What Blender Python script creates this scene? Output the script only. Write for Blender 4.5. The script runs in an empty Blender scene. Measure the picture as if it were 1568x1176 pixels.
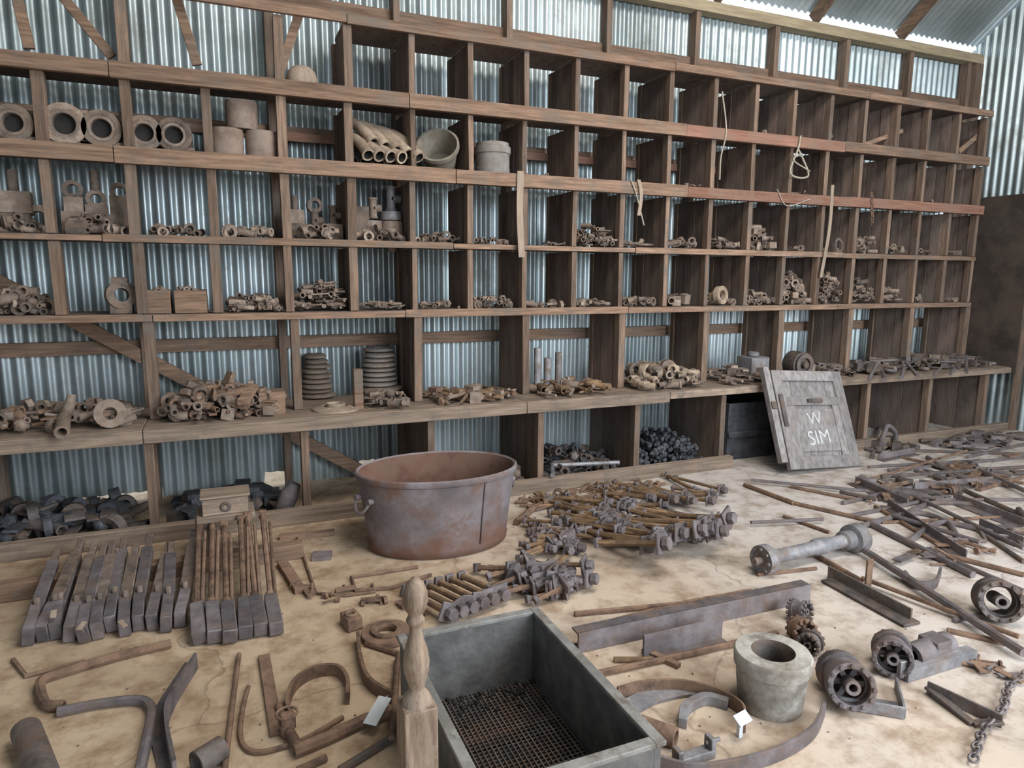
import bpy, math, random
from mathutils import Vector, Matrix
random.seed(7)
R=random.random
def U(a,b): return a+(b-a)*R()
# ------------------------------------------------------------------ survey of the room (metres)
# camera stands at x=0,y=0, eye height H ; shelving front plane y=YS ; bench front y=YB ; tin wall y=YW
H=1.58; YS=4.70; YB=4.42; YW=5.30; XR=7.65
r_=Vector((2496,-151,1050)).normalized()
g_=Vector((-44,6574,1050)).normalized()
n_=r_.cross(g_).normalized(); g_=n_.cross(r_).normalized()
def ray(u,v):
    p=Vector((u-784,v-588,1050)); return p.dot(r_),p.dot(n_),p.dot(g_)
def P(u,v,z=0.0):   # measured point lying on the horizontal plane z
    X,Y,D=ray(u,v); t=(H-z)/D; return Vector((X*t,Y*t,z))
def Q(u,v,y):       # measured point on the vertical plane y
    X,Y,D=ray(u,v); t=y/Y; return Vector((X*t,y,H-D*t))
# ------------------------------------------------------------------ materials
def mat(name,c1,c2,scale=8,rough=.7,metal=0,bump=.25,stretch=(1,1,1),isl=0.0,c3=None,spec=.3,dirt=None,dscale=3,dlo=.45,dhi=.62):
    m=bpy.data.materials.new(name); m.use_nodes=True; nt=m.node_tree; N=nt.nodes; L=nt.links
    b=N['Principled BSDF']; b.inputs['Roughness'].default_value=rough; b.inputs['Metallic'].default_value=metal
    b.inputs['Specular IOR Level'].default_value=spec
    tc=N.new('ShaderNodeTexCoord'); mp=N.new('ShaderNodeMapping'); mp.inputs['Scale'].default_value=stretch
    L.new(tc.outputs['Object'],mp.inputs['Vector'])
    no=N.new('ShaderNodeTexNoise'); no.inputs['Scale'].default_value=scale; no.inputs['Detail'].default_value=7; no.inputs['Roughness'].default_value=.65
    L.new(mp.outputs[0],no.inputs['Vector'])
    cr=N.new('ShaderNodeValToRGB'); cr.color_ramp.elements[0].position=.36; cr.color_ramp.elements[1].position=.64
    cr.color_ramp.elements[0].color=(*c1,1); cr.color_ramp.elements[1].color=(*c2,1)
    if c3:
        e=cr.color_ramp.elements.new(.5); e.color=(*c3,1)
    L.new(no.outputs['Fac'],cr.inputs[0]); out=cr.outputs[0]
    if isl>0:
        ge=N.new('ShaderNodeNewGeometry'); mr=N.new('ShaderNodeMapRange')
        mr.inputs['To Min'].default_value=1-isl; mr.inputs['To Max'].default_value=1+isl
        L.new(ge.outputs['Random Per Island'],mr.inputs['Value'])
        hs=N.new('ShaderNodeHueSaturation'); L.new(mr.outputs[0],hs.inputs['Value']); L.new(out,hs.inputs['Color']); out=hs.outputs[0]
    if dirt:
        dn_=N.new('ShaderNodeTexNoise'); dn_.inputs['Scale'].default_value=dscale; dn_.inputs['Detail'].default_value=9; dn_.inputs['Roughness'].default_value=.75
        L.new(tc.outputs['Object'],dn_.inputs['Vector'])
        dr=N.new('ShaderNodeMapRange'); dr.inputs['From Min'].default_value=dlo; dr.inputs['From Max'].default_value=dhi; L.new(dn_.outputs['Fac'],dr.inputs['Value'])
        mx=N.new('ShaderNodeMix'); mx.data_type='RGBA'; L.new(dr.outputs[0],mx.inputs['Factor']); L.new(out,mx.inputs['A']); mx.inputs['B'].default_value=(*dirt,1); out=mx.outputs['Result']
        rr=N.new('ShaderNodeMapRange'); rr.inputs['To Min'].default_value=rough; rr.inputs['To Max'].default_value=min(1,rough+.3); L.new(dr.outputs[0],rr.inputs['Value']); L.new(rr.outputs[0],b.inputs['Roughness'])
    L.new(out,b.inputs['Base Color'])
    if bump:
        n2=N.new('ShaderNodeTexNoise'); n2.inputs['Scale'].default_value=scale*4; n2.inputs['Detail'].default_value=4
        L.new(mp.outputs[0],n2.inputs['Vector'])
        bp=N.new('ShaderNodeBump'); bp.inputs['Strength'].default_value=bump; bp.inputs['Distance'].default_value=.01
        L.new(n2.outputs['Fac'],bp.inputs['Height']); L.new(bp.outputs[0],b.inputs['Normal'])
    return m
W1=(.145,.09,.06); W2=(.30,.19,.13); GW=(.15,.125,.105)
wood_x=mat('wood_grain_x',W1,W2,6,.88,stretch=(.6,9,9),isl=.3,dirt=GW,dscale=4,dlo=.48,dhi=.68)
wood_z=mat('wood_grain_z',(.115,.078,.057),(.235,.155,.11),6,.88,stretch=(9,9,.6),isl=.35,dirt=GW,dscale=4,dlo=.48,dhi=.68)
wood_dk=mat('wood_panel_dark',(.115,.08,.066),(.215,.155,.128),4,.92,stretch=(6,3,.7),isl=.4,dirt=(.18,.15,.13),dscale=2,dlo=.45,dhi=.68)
wood_red=mat('wood_red_rail',(.19,.088,.06),(.31,.165,.115),6,.85,stretch=(.6,9,9),isl=.25,dirt=(.22,.14,.105),dscale=4)
wood_lt=mat('wood_bench',(.17,.125,.095),(.33,.245,.185),5,.92,stretch=(.5,8,8),isl=.25,dirt=(.14,.115,.095),dscale=4,dlo=.5,dhi=.7)
wood_gr=mat('wood_weathered_grey',(.17,.15,.145),(.30,.275,.27),6,.92,stretch=(5,5,1),isl=.18,dirt=(.24,.195,.165),dscale=4,dlo=.52,dhi=.75)
wood_roof=mat('wood_rafters',(.10,.06,.04),(.20,.13,.085),6,.85,stretch=(6,1,6),isl=.3)
wood_pl=mat('wood_top_plate',(.26,.20,.13),(.38,.31,.20),6,.85,stretch=(.6,8,8))
lath=mat('wood_lath',(.25,.19,.145),(.36,.28,.215),6,.85,stretch=(8,8,.8))
rust=mat('iron_rusty',(.10,.064,.048),(.225,.14,.098),14,.88,.05,isl=.4,dirt=(.24,.15,.10),dscale=9)
rust2=mat('iron_ochre_rust',(.16,.098,.055),(.33,.21,.115),12,.9,.03,isl=.35,dirt=(.14,.09,.063),dscale=10)
iron=mat('iron_dark',(.078,.066,.062),(.165,.142,.135),12,.65,.25,isl=.4,dirt=(.165,.11,.082),dscale=8,dlo=.48)
steel=mat('steel_grey',(.16,.155,.165),(.30,.29,.30),10,.6,.3,isl=.3,dirt=(.19,.14,.11),dscale=6,dlo=.5,dhi=.66)
grease=mat('iron_purple_grey',(.11,.094,.097),(.20,.175,.18),11,.65,.2,isl=.35,dirt=(.18,.125,.098),dscale=7,dlo=.48,dhi=.68)
fitm=mat('fittings_tan',(.17,.13,.105),(.35,.275,.22),16,.9,.03,isl=.4,dirt=(.22,.155,.115),dscale=14)
fitd=mat('fittings_dark',(.10,.08,.068),(.225,.178,.148),16,.85,.1,isl=.4,dirt=(.20,.14,.105),dscale=12)
terra=mat('terracotta_pipe',(.30,.225,.165),(.44,.35,.265),8,.9,isl=.25,dirt=(.23,.165,.115),dscale=10)
terra2=mat('terracotta_dark',(.17,.12,.095),(.27,.195,.155),8,.9,isl=.2,dirt=(.27,.215,.175),dscale=9)
coal=mat('coal',(.035,.036,.042),(.085,.088,.10),14,.7,isl=.5)
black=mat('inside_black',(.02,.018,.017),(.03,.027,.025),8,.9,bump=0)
tubin=mat('tub_inside_rust',(.12,.06,.045),(.22,.12,.085),6,.85,.05,dirt=(.15,.095,.07))
whitep=mat('white_enamel_worn',(.16,.14,.12),(.43,.405,.36),7,.8,c3=(.36,.335,.295),bump=.3,dirt=(.19,.16,.13),dscale=4,dlo=.5,dhi=.66)
tag=mat('paper_tag',(.55,.57,.58),(.65,.67,.68),5,.8,bump=0)
chalk=mat('chalk',(.45,.45,.46),(.60,.60,.60),30,.9,bump=0)
boxgr=mat('sieve_box_grey',(.085,.08,.078),(.155,.148,.142),6,.8,c3=(.118,.112,.108),stretch=(2,2,2),dirt=(.15,.125,.105),dscale=5,dlo=.55,dhi=.8)
rimgr=mat('sieve_rim_grey',(.15,.143,.132),(.26,.25,.235),7,.8,dirt=(.14,.12,.10),dscale=8,dlo=.5)
newelm=mat('newel_wood',(.16,.11,.078),(.30,.22,.16),7,.7,stretch=(7,7,1),dirt=(.34,.275,.215),dscale=9,dlo=.52,dhi=.7)
rope_m=mat('rope',(.32,.28,.22),(.42,.37,.3),30,.9)
def tub_mat():
    m=mat('tub_metal',(.14,.115,.115),(.26,.235,.25),3.2,.6,.2,c3=(.20,.165,.165),bump=.25,dirt=(.18,.105,.08),dscale=4,dlo=.47,dhi=.62)
    nt=m.node_tree;N=nt.nodes;L=nt.links;b=N['Principled BSDF']; src=b.inputs['Base Color'].links[0].from_socket
    tc=N['Texture Coordinate']; sx=N.new('ShaderNodeSeparateXYZ'); L.new(tc.outputs['Object'],sx.inputs[0])
    ns=N.new('ShaderNodeTexNoise'); ns.inputs['Scale'].default_value=5; ns.inputs['Detail'].default_value=8; L.new(tc.outputs['Object'],ns.inputs['Vector'])
    a=N.new('ShaderNodeMath'); a.operation='MULTIPLY_ADD'; a.inputs[1].default_value=-.5; L.new(ns.outputs['Fac'],a.inputs[0]); L.new(sx.outputs[2],a.inputs[2])
    mr=N.new('ShaderNodeMapRange'); mr.inputs['From Min'].default_value=-.22; mr.inputs['From Max'].default_value=-.08; mr.inputs['To Min'].default_value=1; mr.inputs['To Max'].default_value=0; L.new(a.outputs[0],mr.inputs['Value'])
    mx=N.new('ShaderNodeMix'); mx.data_type='RGBA'; L.new(mr.outputs[0],mx.inputs['Factor']); L.new(src,mx.inputs['A']); mx.inputs['B'].default_value=(.15,.08,.058,1); L.new(mx.outputs['Result'],b.inputs['Base Color'])
    return m
copper=tub_mat()
def tin(name,base1,base2,metal=.55,rough=.42):
    m=mat(name,base1,base2,1.3,rough,metal,bump=.08,stretch=(1,1,.6),c3=tuple((a+b)/2 for a,b in zip(base1,base2)),dirt=(.24,.23,.20),dscale=2.2,dlo=.5,dhi=.8)
    nt=m.node_tree;N=nt.nodes;L=nt.links;b=N['Principled BSDF']
    src=b.inputs['Base Color'].links[0].from_socket
    tc=N['Texture Coordinate']; sx=N.new('ShaderNodeSeparateXYZ'); L.new(tc.outputs['Object'],sx.inputs[0])
    d=N.new('ShaderNodeMath'); d.operation='DIVIDE'; d.inputs[1].default_value=.76; L.new(sx.outputs[0],d.inputs[0])
    f=N.new('ShaderNodeMath'); f.operation='FLOOR'; L.new(d.outputs[0],f.inputs[0])
    w=N.new('ShaderNodeTexWhiteNoise'); w.noise_dimensions='1D'; L.new(f.outputs[0],w.inputs['W'])
    mr=N.new('ShaderNodeMapRange'); mr.inputs['To Min'].default_value=.7; mr.inputs['To Max'].default_value=1.2; L.new(w.outputs['Value'],mr.inputs['Value'])
    hs=N.new('ShaderNodeHueSaturation'); L.new(mr.outputs[0],hs.inputs['Value']); L.new(src,hs.inputs['Color']); L.new(hs.outputs[0],b.inputs['Base Color'])
    return m
tinm=tin('galvanised_tin',(.33,.39,.40),(.53,.59,.61),.62,.38)
tinr=tin('galvanised_roof',(.25,.28,.28),(.42,.46,.47))
def floor_mat():
    m=mat('earth_concrete_floor',(.37,.265,.175),(.58,.44,.31),1.1,.94,bump=.35,c3=(.50,.375,.26))
    nt=m.node_tree;N=nt.nodes;L=nt.links;b=N['Principled BSDF']; src=b.inputs['Base Color'].links[0].from_socket
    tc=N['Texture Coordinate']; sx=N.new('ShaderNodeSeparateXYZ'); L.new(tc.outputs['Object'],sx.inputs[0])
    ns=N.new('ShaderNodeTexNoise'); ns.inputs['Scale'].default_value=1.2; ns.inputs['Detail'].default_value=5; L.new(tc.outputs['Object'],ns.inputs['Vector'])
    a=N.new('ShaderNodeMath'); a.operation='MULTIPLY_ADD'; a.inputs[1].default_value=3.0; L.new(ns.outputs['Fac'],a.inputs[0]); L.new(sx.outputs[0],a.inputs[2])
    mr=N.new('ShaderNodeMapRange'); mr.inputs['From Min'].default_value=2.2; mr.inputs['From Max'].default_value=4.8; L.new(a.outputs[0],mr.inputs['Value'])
    mx=N.new('ShaderNodeMix'); mx.data_type='RGBA'; L.new(mr.outputs[0],mx.inputs['Factor']); L.new(src,mx.inputs['A']); mx.inputs['B'].default_value=(.52,.465,.425,1)  # cool daylight painted into the floor colour, paler and greyer towards the right
    s2=N.new('ShaderNodeTexNoise'); s2.inputs['Scale'].default_value=6; s2.inputs['Detail'].default_value=10; s2.inputs['Roughness'].default_value=.7; L.new(tc.outputs['Object'],s2.inputs['Vector'])
    c2=N.new('ShaderNodeValToRGB'); c2.color_ramp.elements[0].position=.36; c2.color_ramp.elements[0].color=(.6,.53,.47,1); c2.color_ramp.elements[1].position=.54; c2.color_ramp.elements[1].color=(1,1,1,1)
    L.new(s2.outputs['Fac'],c2.inputs[0])
    mu=N.new('ShaderNodeMix'); mu.data_type='RGBA'; mu.blend_type='MULTIPLY'; mu.inputs['Factor'].default_value=1
    L.new(mx.outputs['Result'],mu.inputs['A']); L.new(c2.outputs[0],mu.inputs['B'])
    vo=N.new('ShaderNodeTexVoronoi'); vo.feature='DISTANCE_TO_EDGE'; vo.inputs['Scale'].default_value=.9
    nz=N.new('ShaderNodeTexNoise'); nz.inputs['Scale'].default_value=3; nz.inputs['Detail'].default_value=6; L.new(tc.outputs['Object'],nz.inputs['Vector'])
    va=N.new('ShaderNodeMix'); va.data_type='RGBA'; va.inputs['Factor'].default_value=.25; L.new(tc.outputs['Object'],va.inputs['A']); L.new(nz.outputs['Color'],va.inputs['B']); L.new(va.outputs['Result'],vo.inputs['Vector'])
    vr=N.new('ShaderNodeMapRange'); vr.inputs['From Max'].default_value=.006; vr.inputs['To Min'].default_value=.65; L.new(vo.outputs['Distance'],vr.inputs['Value'])
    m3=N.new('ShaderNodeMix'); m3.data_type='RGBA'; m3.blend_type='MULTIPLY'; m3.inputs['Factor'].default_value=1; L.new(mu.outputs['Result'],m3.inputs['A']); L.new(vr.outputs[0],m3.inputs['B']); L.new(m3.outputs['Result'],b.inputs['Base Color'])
    return m
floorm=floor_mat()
# ------------------------------------------------------------------ mesh builder
def frame(d,loc=(0,0,0),up=Vector((0,0,1))):
    d=Vector(d).normalized()
    if abs(d.dot(up))>.98: up=Vector((0,1,0))
    x=up.cross(d).normalized(); y=d.cross(x)
    M=Matrix((x,y,d)).transposed().to_4x4(); M.translation=Vector(loc); return M
def catmull(pts,k=6):
    pts=[Vector(p) for p in pts]; q=[pts[0]*2-pts[1]]+pts+[pts[-1]*2-pts[-2]]; o=[]
    for i in range(1,len(q)-2):
        a,b,c,d=q[i-1:i+3]
        for j in range(k):
            t=j/k; o.append(.5*((2*b)+(c-a)*t+(2*a-5*b+4*c-d)*t*t+(3*b-a-3*c+d)*t**3))
    o.append(pts[-1]); return o
class MB:
    def __init__(s): s.v=[];s.f=[];s.m=[];s.s=[]
    def add(s,vs,fs,mi=0,sm=False):
        o=len(s.v); s.v+= [tuple(v) for v in vs]
        for f in fs: s.f.append(tuple(i+o for i in f)); s.m.append(mi); s.s.append(sm)
    def box(s,c,sz,rot=None,mi=0):
        c=Vector(c); vs=[]
        for x in(-.5,.5):
            for y in(-.5,.5):
                for z in(-.5,.5):
                    p=Vector((x*sz[0],y*sz[1],z*sz[2]))
                    if rot is not None: p=rot@p
                    vs.append(c+p)
        s.add(vs,[(0,1,3,2),(4,6,7,5),(0,4,5,1),(2,3,7,6),(0,2,6,4),(1,5,7,3)],mi)
    def bb(s,x0,x1,y0,y1,z0,z1,mi=0): s.box(((x0+x1)/2,(y0+y1)/2,(z0+z1)/2),(x1-x0,y1-y0,z1-z0),None,mi)
    def beam(s,p0,p1,w,h,mi=0,up=Vector((0,0,1)),roll=0):
        p0=Vector(p0);p1=Vector(p1); M=frame(p1-p0,(0,0,0),up).to_3x3()
        if roll: M=M@Matrix.Rotation(roll,3,'Z')
        s.box((p0+p1)/2,(w,h,(p1-p0).length),M,mi)
    def ribbon(s,pts,w,h,mi=0,up=Vector((0,0,1))):
        vs=[];fs=[];n=len(pts)
        for i,p in enumerate(pts):
            t=(pts[min(i+1,n-1)]-pts[max(i-1,0)]).normalized(); sd=t.cross(up).normalized()
            for a,b in((-1,-1),(1,-1),(1,1),(-1,1)): vs.append(p+sd*w*.5*a+up*h*.5*b)
        for i in range(n-1):
            for j in range(4): fs.append((i*4+j,i*4+(j+1)%4,i*4+4+(j+1)%4,i*4+4+j))
        fs+=[(3,2,1,0),((n-1)*4,(n-1)*4+1,(n-1)*4+2,(n-1)*4+3)]
        s.add(vs,fs,mi)
    def tube(s,pts,r,n=8,mi=0,closed=False,hollow=0,mi2=None):
        pts=[Vector(p) for p in pts]; m=len(pts); rr=r if isinstance(r,(list,tuple)) else [r]*m
        T=[]
        for i in range(m):
            if closed: t=pts[(i+1)%m]-pts[i-1]
            else: t=pts[min(i+1,m-1)]-pts[max(i-1,0)]
            T.append(t.normalized() if t.length>1e-9 else Vector((0,0,1)))
        a=Vector((0,0,1)) if abs(T[0].z)<.9 else Vector((1,0,0))
        x=(a-T[0]*a.dot(T[0])).normalized(); rings=[];
        for i in range(m):
            x=(x-T[i]*x.dot(T[i])).normalized(); y=T[i].cross(x)
            rings.append([(x*math.cos(2*math.pi*j/n)+y*math.sin(2*math.pi*j/n)) for j in range(n)])
        vs=[pts[i]+rings[i][j]*rr[i] for i in range(m) for j in range(n)]; fs=[]
        for i in range(m if closed else m-1):
            k=(i+1)%m
            for j in range(n): fs.append((i*n+j,i*n+(j+1)%n,k*n+(j+1)%n,k*n+j))
        s.add(vs,fs,mi,True)
        if closed: return
        if hollow:
            vi=[pts[i]+rings[i][j]*rr[i]*hollow for i in range(m) for j in range(n)]
            s.add(vi,[tuple(reversed(f)) for f in fs],mi if mi2 is None else mi2,True)
            for e in(0,m-1):
                vv=[vs[e*n+j] for j in range(n)]+[vi[e*n+j] for j in range(n)]
                s.add(vv,[(j,(j+1)%n,n+(j+1)%n,n+j) for j in range(n)],mi)
        else:
            s.add(vs[:n],[tuple(reversed(range(n)))],mi); s.add(vs[-n:],[tuple(range(n))],mi)
    def lathe(s,prof,M=Matrix(),n=24,mi=0,closed=False,sx=1,sy=1,sm=True):
        m=len(prof); vs=[];fs=[]
        for r,z in prof:
            for j in range(n):
                a=2*math.pi*j/n; vs.append(M@Vector((r*sx*math.cos(a),r*sy*math.sin(a),z)))
        for i in range(m if closed else m-1):
            k=(i+1)%m
            for j in range(n): fs.append((i*n+j,i*n+(j+1)%n,k*n+(j+1)%n,k*n+j))
        s.add(vs,fs,mi,sm)
    def ring(s,c,d,ro,ri,h,n=20,mi=0):
        s.lathe([(ri,-h/2),(ro,-h/2),(ro,h/2),(ri,h/2)],frame(d,c),n,mi,True,sm=n>8)
    def cyl(s,p0,p1,r,n=16,mi=0):
        p0=Vector(p0);p1=Vector(p1);L=(p1-p0).length
        s.lathe([(0.0005,0),(r,0),(r,L),(.0005,L)],frame(p1-p0,p0),n,mi,sm=n>8)
    def obj(s,name,mats,bevel=0,parent=None,sharp=38):
        me=bpy.data.meshes.new(name); me.from_pydata(s.v,[],s.f); 
        me.polygons.foreach_set('material_index',s.m); me.polygons.foreach_set('use_smooth',s.s)
        for m in (mats if isinstance(mats,(list,tuple)) else [mats]): me.materials.append(m)
        me.update()
        try: me.set_sharp_from_angle(angle=math.radians(sharp))
        except Exception: pass
        o=bpy.data.objects.new(name,me); bpy.context.collection.objects.link(o)
        if bevel:
            b=o.modifiers.new('bevel','BEVEL'); b.width=bevel; b.segments=2; b.limit_method='ANGLE'; b.angle_limit=math.radians(50)
        if parent: o.parent=parent
        return o
def empty(name):
    e=bpy.data.objects.new(name,None); bpy.context.collection.objects.link(e); return e
# ------------------------------------------------------------------ room shell
def corrugated(name,x0,x1,fn,material,per=.08,amp=.012,step=8,rows=2):
    mb=MB(); n=int((x1-x0)/per*step); vs=[];fs=[]
    for i in range(n+1):
        x=x0+(x1-x0)*i/n; a=amp*math.sin(2*math.pi*x/per)
        for j in range(rows): vs.append(fn(x,a,j/(rows-1)))
    for i in range(n):
        for j in range(rows-1): fs.append((i*rows+j,(i+1)*rows+j,(i+1)*rows+j+1,i*rows+j+1))
    mb.add(vs,fs,0,True); return mb.obj(name,material,sharp=75)
def zb(x):
    for a,b,h in((-1.05,-.45,.05),(.25,.42,.10),(.95,1.08,.12),(-2.4,-1.5,.04)):
        if a<x<b: return h
    return 0.0
corrugated('wall_back',-3.2,XR,lambda x,a,t:(x,YW+a,zb(x)+(3.96-zb(x))*t),tinm)
corrugated('wall_right',-3.5,YW+.02,lambda x,a,t:(XR+a,x,0 if t==0 else (4.0+max(0,min((YW-x),(x+3.4)))*.78)*t),tinm)
corrugated('wall_left',-3.5,YW+.02,lambda x,a,t:(-3.2+a,x,(4.0+max(0,min((YW-x),(x+3.4)))*.78)*t),tinm)
RY=.95; RZ=4.06+(YW-RY)*.78
corrugated('ceiling',-3.4,XR+.2,lambda x,a,t:(x,(YW+.03)+(RY-YW-.03)*min(1,t*2)+ (0 if t<=.5 else (-3.6-RY)*(t-.5)*2),4.05+(RZ-4.05)*min(1,t*2)-(0 if t<=.5 else (RZ-4.05)*(t-.5)*2)+a),tinr,rows=3)
mb=MB(); nx=60;ny=60;vs=[];fs=[]
for i in range(nx+1):
    for j in range(ny+1):
        x=-5+15*i/nx;y=-9+14.9*j/ny; vs.append((x,y,0))
for i in range(nx):
    for j in range(ny): a=i*(ny+1)+j; fs.append((a,a+ny+1,a+ny+2,a+1))
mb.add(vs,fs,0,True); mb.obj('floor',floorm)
mb=MB()
x=2.17-.88*6
while x<XR:
    mb.bb(x-.025,x+.025,YW-.12,YW-.02,0,3.82,0); x+=.88
for z in(.55,1.08,2.55,3.42): mb.bb(-3.1,XR-.05,YW-.055,YW-.018,z-.045,z+.045,1)
mb.beam(Q(-150,355,YW-.09),Q(610,750,YW-.09),.09,.03,1,Vector((0,1,0)))
for y in(4.4,3.2,2,.8): mb.bb(XR-.09,XR-.02,y,y+.05,0,4.0+min(YW-y,y+3.4)*.78-.1,0)
mb.obj('timber_wall_frame',[wood_z,wood_x],.003)
mb=MB(); mb.bb(-3.1,XR-.03,YW-.14,YW-.03,3.82,3.91,0); mb.obj('trim_1',wood_pl,.004)
mb=MB(); mb.bb(XR-.12,XR-.02,YW-.14,YW-.03,0,3.82); mb.obj('trim_2',wood_z,.004)
mb=MB()
for i in range(9):
    x=6.46-1.15*i
    mb.beam((x,YW-.03,3.97),(x,RY,RZ-.09),.05,.12,0)
    mb.beam((x,-3.5,3.97),(x,RY,RZ-.09),.05,.12,0)
for k in(.2,.45,.7,.97):
    y=YW+(RY-YW)*k; z=4.06+(RZ-4.06)*k-.045; mb.bb(-3.1,XR-.03,y-.03,y+.03,z-.03,z+.02)
mb.obj('roof_rafters',wood_roof,.003)
# ------------------------------------------------------------------ shelving
def XK(k): return .4277+(.4175 if k>=0 else .427)*k
zB,zC,zD,zE,zA,zT=2.29,1.795,1.33,.678,2.76,3.20
YBK=YS+.47
sh=empty('pigeonhole_shelving')
XL=XK(-6)-.03; XE=XK(16)+.03
mb=MB()
def rail(z0,z1,y0,y1,segs,mi):
    for a,b,m in segs: mb.bb(a,b-.004,y0+U(-.003,.003),y1,z0+U(-.006,.006),z1+U(-.006,.006),m)
for z,h in((zA,.088),(zB,.088),(zC,.042),(zD,.045)):
    thick=h>.08
    c=[XL,XK(-2)+U(-.2,.2),XK(2)+U(-.1,.4),XK(7)+U(-.4,.4),XK(12)+U(-.3,.3),XE]
    segs=[]
    for i in range(5):
        red = thick and ((z==zA and i in(3,)) or (z==zB and i in(3,4)))
        segs.append((c[i],c[i+1],1 if red else 0))
    y0=YS-.04 if thick else YS-.012
    rail(z-h,z,y0,YS-.001,segs,0)
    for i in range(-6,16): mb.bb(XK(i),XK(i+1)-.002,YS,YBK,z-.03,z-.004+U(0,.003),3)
rail(zT-.06,zT,YS-.03,YS-.001,[(XL,XK(1),0),(XK(1),XK(7),0),(XK(7),XK(12),0),(XK(12),XE,0)],0)
for i in range(1,16): mb.bb(XK(i),XK(i+1)-.002,YS,YBK,zT-.03,zT-.005,3)
mb.obj('shelf_boards',[wood_x,wood_red,wood_lt,wood_dk],.003,sh)
mb=MB()
def divider(x,z0,z1,w=.042,panel=True,yb=YBK,y0=YS,mi=0):
    lean=U(-.008,.008)
    mb.box((x+lean,y0+.035,(z0+z1)/2),(w*U(.9,1.1),.07,z1-z0),Matrix.Rotation(U(-.012,.012),3,'Y'),mi)
    if panel:
        k=3; dd=(yb-.055-(y0+.07))/k
        for j in range(k):
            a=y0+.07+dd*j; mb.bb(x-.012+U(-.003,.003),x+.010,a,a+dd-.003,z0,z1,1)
        mb.bb(x-w/2,x+w/2,yb-.055,yb,z0,z1,mi)
for k in range(-6,17):
    w=.056 if k<=1 else .040
    pn=k>=1
    if (k>=1) or k in(-4,-2,0): divider(XK(k),zA,zT-.06,w,pn)
    divider(XK(k),zB,zA-.088,w,pn)
    divider(XK(k),zC,zB-.088,w,pn)
    divider(XK(k),zD,zC-.042,w,pn)
    if k%2==0: divider(XK(k)+.02,zE,zD-.045,.06,k>=1)
mb.bb(XK(0),XK(16),YBK-.02,YBK,zB+.19,zB+.25,2)
mb.obj('dividers',[wood_z,wood_dk,wood_red],.003,sh)
mb=MB()
segs=[(XL,XK(-2)-.02),(XK(-2)-.02,XK(4)-.1),(XK(4)-.1,XK(6)+.3),(XK(6)+.3,XK(11)),(XK(11),XE+.3)]
for i,(a,b) in enumerate(segs):
    mb.bb(a,b-.004,YB,YB+.16,zE-.035,zE+U(-.002,.0),0)
    mb.bb(a,b-.004,YB+.163,YB+.36,zE-.035,zE-.002,0)
    mb.bb(a,b-.004,YB+.363,YBK,zE-.035,zE-.004,0)
    mb.bb(a,b-.004,YB-.02,YB-.001,zE-.085 if i<3 else zE-.06,zE-.005,0)
mb.obj('bench_top',wood_lt,.004,sh)
mb=MB()
for k in range(-6,17,2):
    x=XK(k)+(.03 if k>=0 else -.0)
    mb.bb(x-.025,x+.025,YB+.02,YB+.09,.0,zE-.036,0)
    if k>=1:
        for j in range(3):
            a=YB+.09+j*.22; mb.bb(x-.012,x+.012,a,a+.217,.0,zE-.036,1)
mb.bb(XL,XK(2),YB-.06,YB+.0,0,.10,2); mb.bb(XK(2),XK(8)+.1,YB-.05,YB+.01,0,.10,2); mb.bb(XK(10),XE+.3,YB-.05,YB+.01,0,.10,2)
mb.obj('bench_legs',[wood_z,wood_dk,wood_lt],.004,sh)
mb=MB()
for a,b in(((80,-25),(172,88)),((262,-30),(302,100)),((458,22),(425,120)),((20,-30),(45,75))):
    mb.beam(Q(*a,YS+.09),Q(*b,YS+.09),.055,.03,0,Vector((0,1,0)))
mb.beam(Q(1250,150,YS+.2),Q(1272,212,YS+.2),.05,.02,0,Vector((0,1,0)))
mb.beam(Q(1322,222,YS+.1),Q(1382,200,YS+.1),.04,.02,0,Vector((0,1,0)))
mb.beam(Q(1468,232,YS+.1),Q(1506,200,YS+.1),.05,.02,0,Vector((0,1,0)))
mb.obj('diagonal_braces',wood_x,.003,sh)
mb=MB(); mb.ribbon(catmull([Q(797,262,YS-.052),Q(796,330,YS-.06),Q(799,394,YS-.052)]),.006,.05,0,Vector((1,0,0)))
mb.ribbon(catmull([Q(1275,283,YS-.052),Q(1270,350,YS-.03),Q(1257,425,YS-.03)]),.006,.035,0,Vector((1,0,0)))
mb.ribbon(catmull([Q(978,275,YS-.052),Q(982,300,YS-.052),Q(978,330,YS-.05)]),.006,.03,0,Vector((1,0,0)))
mb.obj('hanging_laths',lath,0,sh)
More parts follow.
